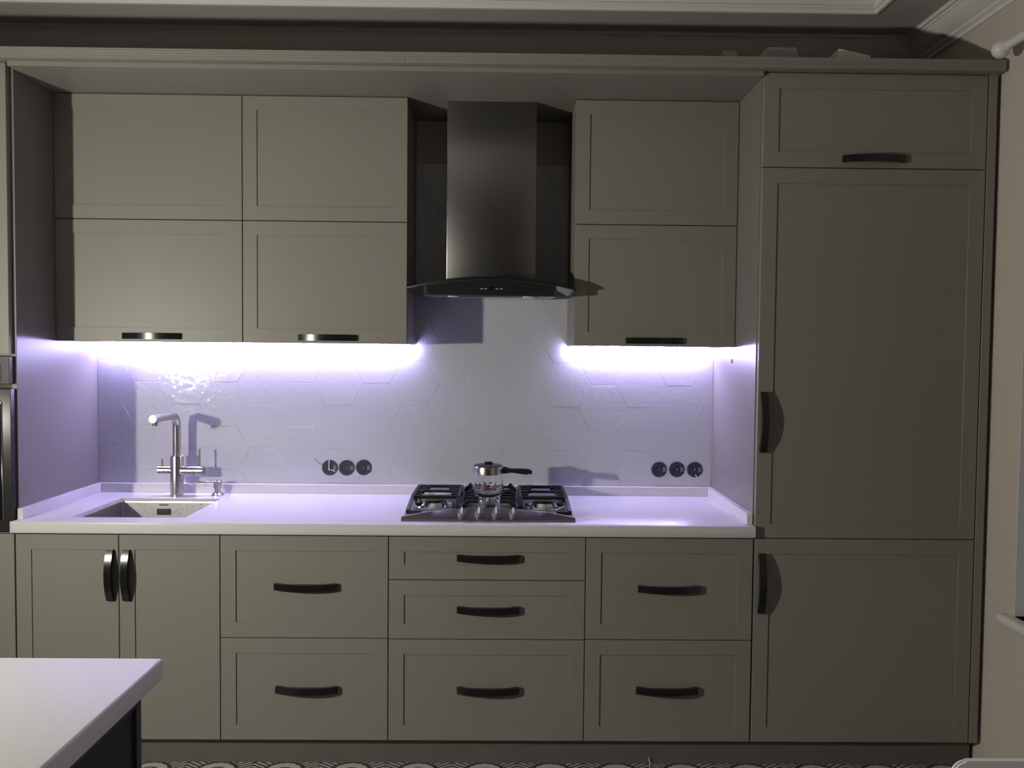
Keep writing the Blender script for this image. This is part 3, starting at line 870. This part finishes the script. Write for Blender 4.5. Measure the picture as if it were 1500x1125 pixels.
# ------------------------------------------------------------------ extractor hood
EX = -0.0435
hd = thing('extractor_hood', 'steel chimney extractor hood with curved smoked glass canopy', 'hood', (EX, -0.23, 1.65))
obj('chimney', bx(-0.2145, 0.1210, -0.282, -0.0115, 1.700, 2.3905, bevel=0.0015, seg=2), 'steel_dark', hd, smooth=30)
def arc_z(x, top=1.7215, drop=0.037, half=0.307):
    return top - drop * (abs(x - EX) / half) ** 2
n = 28
bm = bmesh.new(); up_, dn_ = [], []
def ycut(x): return -0.462 + 0.055 * ((x - EX) / 0.307) ** 2        # bowed front edge
rows = []
for i in range(n + 1):
    x = EX - 0.3085 + 0.617 * i / n; z = arc_z(x)
    rows.append([bm.verts.new(v) for v in ((x, -0.013, z), (x, ycut(x), z), (x, ycut(x), z - 0.006), (x, -0.013, z - 0.006))])
for a, b_ in zip(rows[:-1], rows[1:]):
    for k in range(4): bm.faces.new((a[k], a[(k + 1) % 4], b_[(k + 1) % 4], b_[k]))
bm.faces.new(rows[0]); bm.faces.new(rows[-1][::-1])
gl = obj('glass_canopy', bm, 'hoodglass', hd, smooth=30)
bm = bmesh.new(); tube(bm, [(EX - 0.3085 + 0.617 * i / n, ycut(EX - 0.3085 + 0.617 * i / n) - 0.001, arc_z(EX - 0.3085 + 0.617 * i / n) - 0.003) for i in range(n + 1)], 0.0042, 8)
obj('edge_trim', bm, 'blackplastic', gl, smooth=60)
# body under the glass: curved top, flat bottom
poly = [(-0.284, 1.652), (0.192, 1.652)] + [(x, arc_z(x) - 0.0075) for x in [0.192 - 0.476 * i / 20 for i in range(21)]]
hbm = prism(bmesh.new(), poly, -0.452, -0.0125)
for v in hbm.verts:
    if v.co.y > -0.1 and v.co.z < 1.6525: v.co.z = 1.6685
bd = obj('body', hbm, 'steel_dark', hd, smooth=20)
def under(y): return 1.652 + 0.0165 * (y + 0.452) / 0.4395
cpn = obj('control_panel', prism(bmesh.new(), [(-0.272, 1.657), (0.180, 1.657)] + [(x, arc_z(x) - 0.0125) for x in [0.180 - 0.452 * i / 20 for i in range(21)]], -0.4545, -0.4515), 'hoodpanel', hd)
obj('display', bx(-0.0485, -0.0335, -0.4560, -0.4546, 1.6745, 1.6855), 'blackglass', cpn)
for kx in (-0.077, -0.062, -0.022, -0.006):
    obj('button', bx(kx - 0.005, kx + 0.005, -0.4558, -0.4546, 1.6770, 1.6795), 'icon', cpn)
fbm = bx(-0.215, 0.125, -0.400, -0.060, -0.0025, 0.0005, bevel=0.001, seg=1)
for v in fbm.verts: v.co.z += under(v.co.y)
obj('filter', fbm, 'steel', hd)
for lx in (-0.180, 0.092):
    obj('lamp', cyl(bmesh.new(), (lx, -0.425, 1.6535), (lx, -0.425, 1.6495), 0.022, 0.019, 24), 'lens', hd, smooth=40)
text('lettering', '~~~', 0.018, (-0.043, -0.2826, 1.775), (math.pi / 2, 0, 0), 'charcoal', hd, 0.0002)

# ------------------------------------------------------------------ LED strips under the wall cabinets
def led(x0, x1, label):
    t = thing('led_strip', label, 'led strip', ((x0 + x1) / 2, -0.03, 1.47), group='lit led strips under the wall cabinets')
    obj('channel', bx(x0, x1, -0.044, -0.014, 1.4745, 1.4785), 'alu', t)
    poly = [(-0.041, 1.4743), (-0.0145, 1.4743), (-0.0145, 1.466), (-0.020, 1.4600), (-0.028, 1.458), (-0.036, 1.4600), (-0.041, 1.466)]
    obj('diffuser', prism(bmesh.new(), poly, x0 + 0.004, x1 - 0.004, 'X'), 'led', t)
led(XL + 0.012, U2 - 0.006, 'long lit led strip under the left pair of wall cabinets')
led(U3 + 0.004, XR - 0.022, 'short lit led strip under the wall cabinet right of the hood')

# ------------------------------------------------------------------ sockets without cover plates
def socket(x, z, label, style):
    t = thing('socket', label, 'socket', (x, -0.010, z), group='uncovered sockets in the backsplash')
    def L(r, y): return [(x + r * math.cos(2 * math.pi * k / 32), y, z + r * math.sin(2 * math.pi * k / 32)) for k in range(32)]
    b = bmesh.new()
    prof = [(0.0325, -0.0102), (0.0325, -0.0135), (0.0305, -0.0150), (0.0225, -0.0150), (0.0210, -0.0125)]
    rings = [[b.verts.new(p) for p in L(r, y)] for r, y in prof]
    for a, c in zip(rings[:-1], rings[1:]):
        for k in range(32): b.faces.new((a[k], a[(k + 1) % 32], c[(k + 1) % 32], c[k]))
    b.faces.new(rings[-1]); b.faces.new(rings[0][::-1])
    ins = obj('insert', b, 'socket', t, smooth=35)
    for sx in (-0.0095, 0.0095):
        obj('contact_hole', cyl(bmesh.new(), (x + sx, -0.0135, z + 0.003), (x + sx, -0.0124, z + 0.003), 0.0028, n=14), 'ink', ins)
    obj('screw', cyl(bmesh.new(), (x, -0.0150, z), (x, -0.0122, z), 0.0035, 0.004, 14), 'steel', ins)
    obj('claw', bx(x + 0.0140, x + 0.0290, -0.0170, -0.0120, z - 0.010, z + 0.009, bevel=0.0025, seg=2), 'claw', ins)
    obj('claw', bx(x - 0.0285, x - 0.0235, -0.0165, -0.0150, z - 0.004, z + 0.004, bevel=0.0008, seg=1), 'socket', ins)
    if style == 1:
        obj('wire', tube(bmesh.new(), [(x - 0.0015, -0.0165, z + 0.0315), (x - 0.002, -0.019, z + 0.010), (x - 0.002, -0.019, z - 0.009), (x + 0.012, -0.018, z - 0.0085), (x + 0.022, -0.017, z - 0.016)], 0.0016, 8), 'white', t, smooth=60)
        obj('thin_dark_line', tube(bmesh.new(), [(x - 0.031, -0.0125, z + 0.012), (x - 0.046, -0.0125, z + 0.020), (x - 0.058, -0.0125, z + 0.030), (x - 0.064, -0.0125, z + 0.037)], 0.0008, 6), 'socket', t)  # thin dark line running up to the left of the insert
    if style == 2:
        obj('wire', tube(bmesh.new(), [(x + 0.002, -0.0165, z - 0.021), (x + 0.007, -0.0175, z - 0.028), (x + 0.010, -0.014, z - 0.034)], 0.0018, 8), 'white', t, smooth=60)
for x, z, l, s in ((-0.7095, 0.968, 'dark uncovered socket with a loose white wire, left of its trio near the tap', 1),
                   (-0.6400, 0.968, 'dark uncovered socket in the middle of the trio left of the hob', 0),
                   (-0.5697, 0.970, 'dark uncovered socket nearest the hob in the left trio', 0),
                   (0.6538, 0.971, 'dark uncovered socket nearest the hob in the right trio', 0),
                   (0.7279, 0.972, 'dark uncovered socket in the middle of the trio right of the hob', 0),
                   (0.8021, 0.972, 'dark uncovered socket with a white wire end beside the fridge cabinet panel', 2)):
    socket(x, z, l, s)

# small black cable hole cap on the fridge cabinet's side panel
bm = bmesh.new(); cyl(bm, (XR - 0.0001, -0.281, 1.426), (XR - 0.003, -0.281, 1.426), 0.0085, 0.007, 18)
tag(obj('cable_grommet', bm, 'ink', smooth=40), 'tiny black cable grommet in the fridge cabinet side below the wall cabinet', 'grommet')

# ------------------------------------------------------------------ kitchen island, cut off at lower left
IX, IY, IZ = -0.633, -1.893, 0.872
isl = thing('island_cabinet', 'charcoal island cabinet under the white slab in the lower left corner', 'island', (-1.6, -2.3, 0))
ix1 = IX - 0.034
obj('end_panel', bx(ix1 - 0.020, ix1, -2.62, -1.925, 0.06, IZ - 0.0405, bevel=0.001, seg=1), 'charcoal2', isl)
bm = bmesh.new()
box(bm, ix1 - 0.002, ix1 + 0.006, -1.945, -1.925, 0.06, IZ - 0.0405, 0.001, 1)
box(bm, ix1 - 0.002, ix1 + 0.006, -2.62, -1.945, IZ - 0.072, IZ - 0.0405, 0.001, 1)
obj('end_frame', bm, 'charcoal', isl)
obj('body', bx(-2.6, ix1 - 0.0205, -2.60, -1.945, 0.06, IZ - 0.0405), 'charcoal', isl)
obj('back_panel', bx(-2.6, ix1 - 0.0205, -1.945, -1.927, 0.06, IZ - 0.0405), 'charcoal', isl)
obj('plinth', bx(-2.55, ix1 - 0.06, -2.55, -1.99, 0.0, 0.06), 'charcoal2', isl)
tag(obj('island_worktop', bx(-2.7, IX, -2.68, IY, IZ - 0.040, IZ, bevel=0.0045, seg=3), 'island_top', smooth=35),
    'thick white worktop slab of the kitchen island', 'worktop')

# ------------------------------------------------------------------ things on top of the cabinets
def crumple(name, x0, x1, y0, y1, z0, hfun, mat, label, cat, nx=26, ny=12, seed=1):
    rnd = random.Random(seed); bm = bmesh.new(); g = []
    for i in range(nx + 1):
        col = []
        for j in range(ny + 1):
            u, v = i / nx, j / ny
            h = hfun(u) * (math.sin(math.pi * v) ** 0.4 if 0 < v < 1 else 0)
            jx = 0 if i in (0, nx) else rnd.uniform(-.3, .3) * (x1 - x0) / nx
            col.append(bm.verts.new((x0 + (x1 - x0) * u + jx, y0 + (y1 - y0) * v, z0 + max(0.0015, h * (1 + rnd.uniform(-.035, .02))))))
        g.append(col)
    for i in range(nx):
        for j in range(ny): bm.faces.new((g[i][j], g[i + 1][j], g[i + 1][j + 1], g[i][j + 1]))
    r = bmesh.ops.solidify(bm, geom=bm.faces[:], thickness=0.001)
    o = obj(name, bm, mat, smooth=50)
    return tag(o, label, cat)
def step(u, a, b):
    k = min(1, max(0, (u - a) / (b - a))); return k * k * (3 - 2 * k)
def bag_h(u):
    a = 0.099 * step(u, 0.0, 0.07) * (1 - step(u, 0.22, 0.40))
    b = 0.112 * step(u, 0.30, 0.66) * (1 - step(u, 0.965, 1.0))
    return max(a, b, 0.05 * math.sin(math.pi * u))
crumple('plastic_bag', 0.730, 1.020, -0.570, -0.44, 2.4100, bag_h, 'film', 'crumpled translucent plastic bag lying on top of the fridge cabinet', 'bag', seed=3)
pb = bmesh.new()
prism(pb, [(1.138, 2.4095), (1.150, 2.5085), (1.156, 2.5095), (1.200, 2.5015), (1.262, 2.4880), (1.262, 2.4095)], -0.54, -0.46)
tag(obj('folded_paper', pb, 'paper'), 'white folded paper sheet on top of the fridge cabinet', 'paper')

# ------------------------------------------------------------------ curtain rod at the right wall
RX, RZ = 1.612, 2.452
cr = thing('curtain_rod', 'white curtain rod with ball finial on the right wall', 'curtain rod', (RX, -0.72, RZ))
obj('rod', cyl(bmesh.new(), (RX, -0.745, RZ), (RX, -2.25, RZ), 0.0135, n=20), 'white', cr, smooth=40)
b = bmesh.new(); bmesh.ops.create_uvsphere(b, u_segments=28, v_segments=18, radius=0.0285); bmesh.ops.translate(b, verts=b.verts[:], vec=(RX, -0.715, RZ))
obj('finial', b, 'white', cr, smooth=60)
obj('collar', cyl(bmesh.new(), (RX, -0.738, RZ), (RX, -0.752, RZ), 0.018, n=20), 'white', cr, smooth=40)
for by in (-0.86, -2.1):
    bb = bmesh.new(); cyl(bb, (RX + 0.01, by, RZ), (XW - 0.0005, by, RZ), 0.009, n=14); cyl(bb, (XW - 0.008, by, RZ), (XW - 0.0005, by, RZ), 0.024, n=20)
    obj('bracket', bb, 'white', cr, smooth=40)

# radiator under the window
rd = thing('radiator', 'white panel radiator under the window at the right edge', 'radiator', (1.62, -1.45, 0.0))
rb = bmesh.new(); prism(rb, rounded_rect(-2.0, -0.958, 0.10, 0.455, 0.03), 1.615, 1.640, 'X')
pn = obj('front_panel', rb, 'white', rd, smooth=30)
for k in range(20):
    y = -1.97 + k * 0.051
    obj('rib', bx(1.609, 1.616, y, y + 0.02, 0.13, 0.425, bevel=0.003, seg=2), 'white', pn)
obj('wall_bracket', bx(1.640, XW - 0.0005, -1.90, -1.86, 0.15, 0.42), 'white', rd)
obj('wall_bracket', bx(1.640, XW - 0.0005, -1.12, -1.08, 0.15, 0.42), 'white', rd)
obj('foot', bx(1.612, 1.642, -1.87, -1.84, 0.0, 0.11), 'white', rd)
obj('foot', bx(1.612, 1.642, -1.12, -1.09, 0.0, 0.11), 'white', rd)

# chair at the lower right corner
CX0, CX1, CY, CZ = 0.742, 1.172, -2.10, 0.788
ch = thing('chair', 'white plastic chair whose backrest corner shows at lower right', 'chair', ((CX0 + CX1) / 2, CY - 0.22, 0))
bb = bmesh.new(); prism(bb, rounded_rect(CX0, CX1, 0.47, CZ, 0.030, 8), CY - 0.009, CY)
bmesh.ops.bevel(bb, geom=[e for e in bb.edges if len(e.link_faces) == 2 and any(len(fc.verts) > 4 for fc in e.link_faces)], offset=0.003, segments=2, affect='EDGES')
for v in bb.verts: v.co.y += 0.22 * (v.co.z - CZ)          # reclined
obj('backrest', bb, 'chair_white', ch, smooth=35)
bb = bmesh.new(); prism(bb, rounded_rect(CX0 + 0.005, CX1 - 0.005, CY - 0.50, CY - 0.082, 0.05, 8), 0.435, 0.465, 'Z')
obj('seat', bb, 'white', ch, smooth=35)
for x in (CX0 + 0.04, CX1 - 0.04):
    for y in (CY - 0.12, CY - 0.46):
        obj('leg', cyl(bmesh.new(), (x, y, 0.0), (x, y, 0.436), 0.013, 0.018, 16), 'white', ch, smooth=40)
for x in (CX0 + 0.06, CX1 - 0.06):
    obj('support', bx(x - 0.015, x + 0.015, CY - 0.095, CY - 0.068, 0.44, 0.478), 'white', ch)

# end of a thin white wire poking up at the plinth
tag(obj('wire_end', tube(bmesh.new(), [(0.530, -0.580, 0.0016), (0.534, -0.566, 0.004), (0.532, -0.560, 0.018), (0.528, -0.560, 0.027)], 0.0016, 8), 'white', smooth=60),
    'thin white wire end sticking up from the floor at the plinth', 'wire')
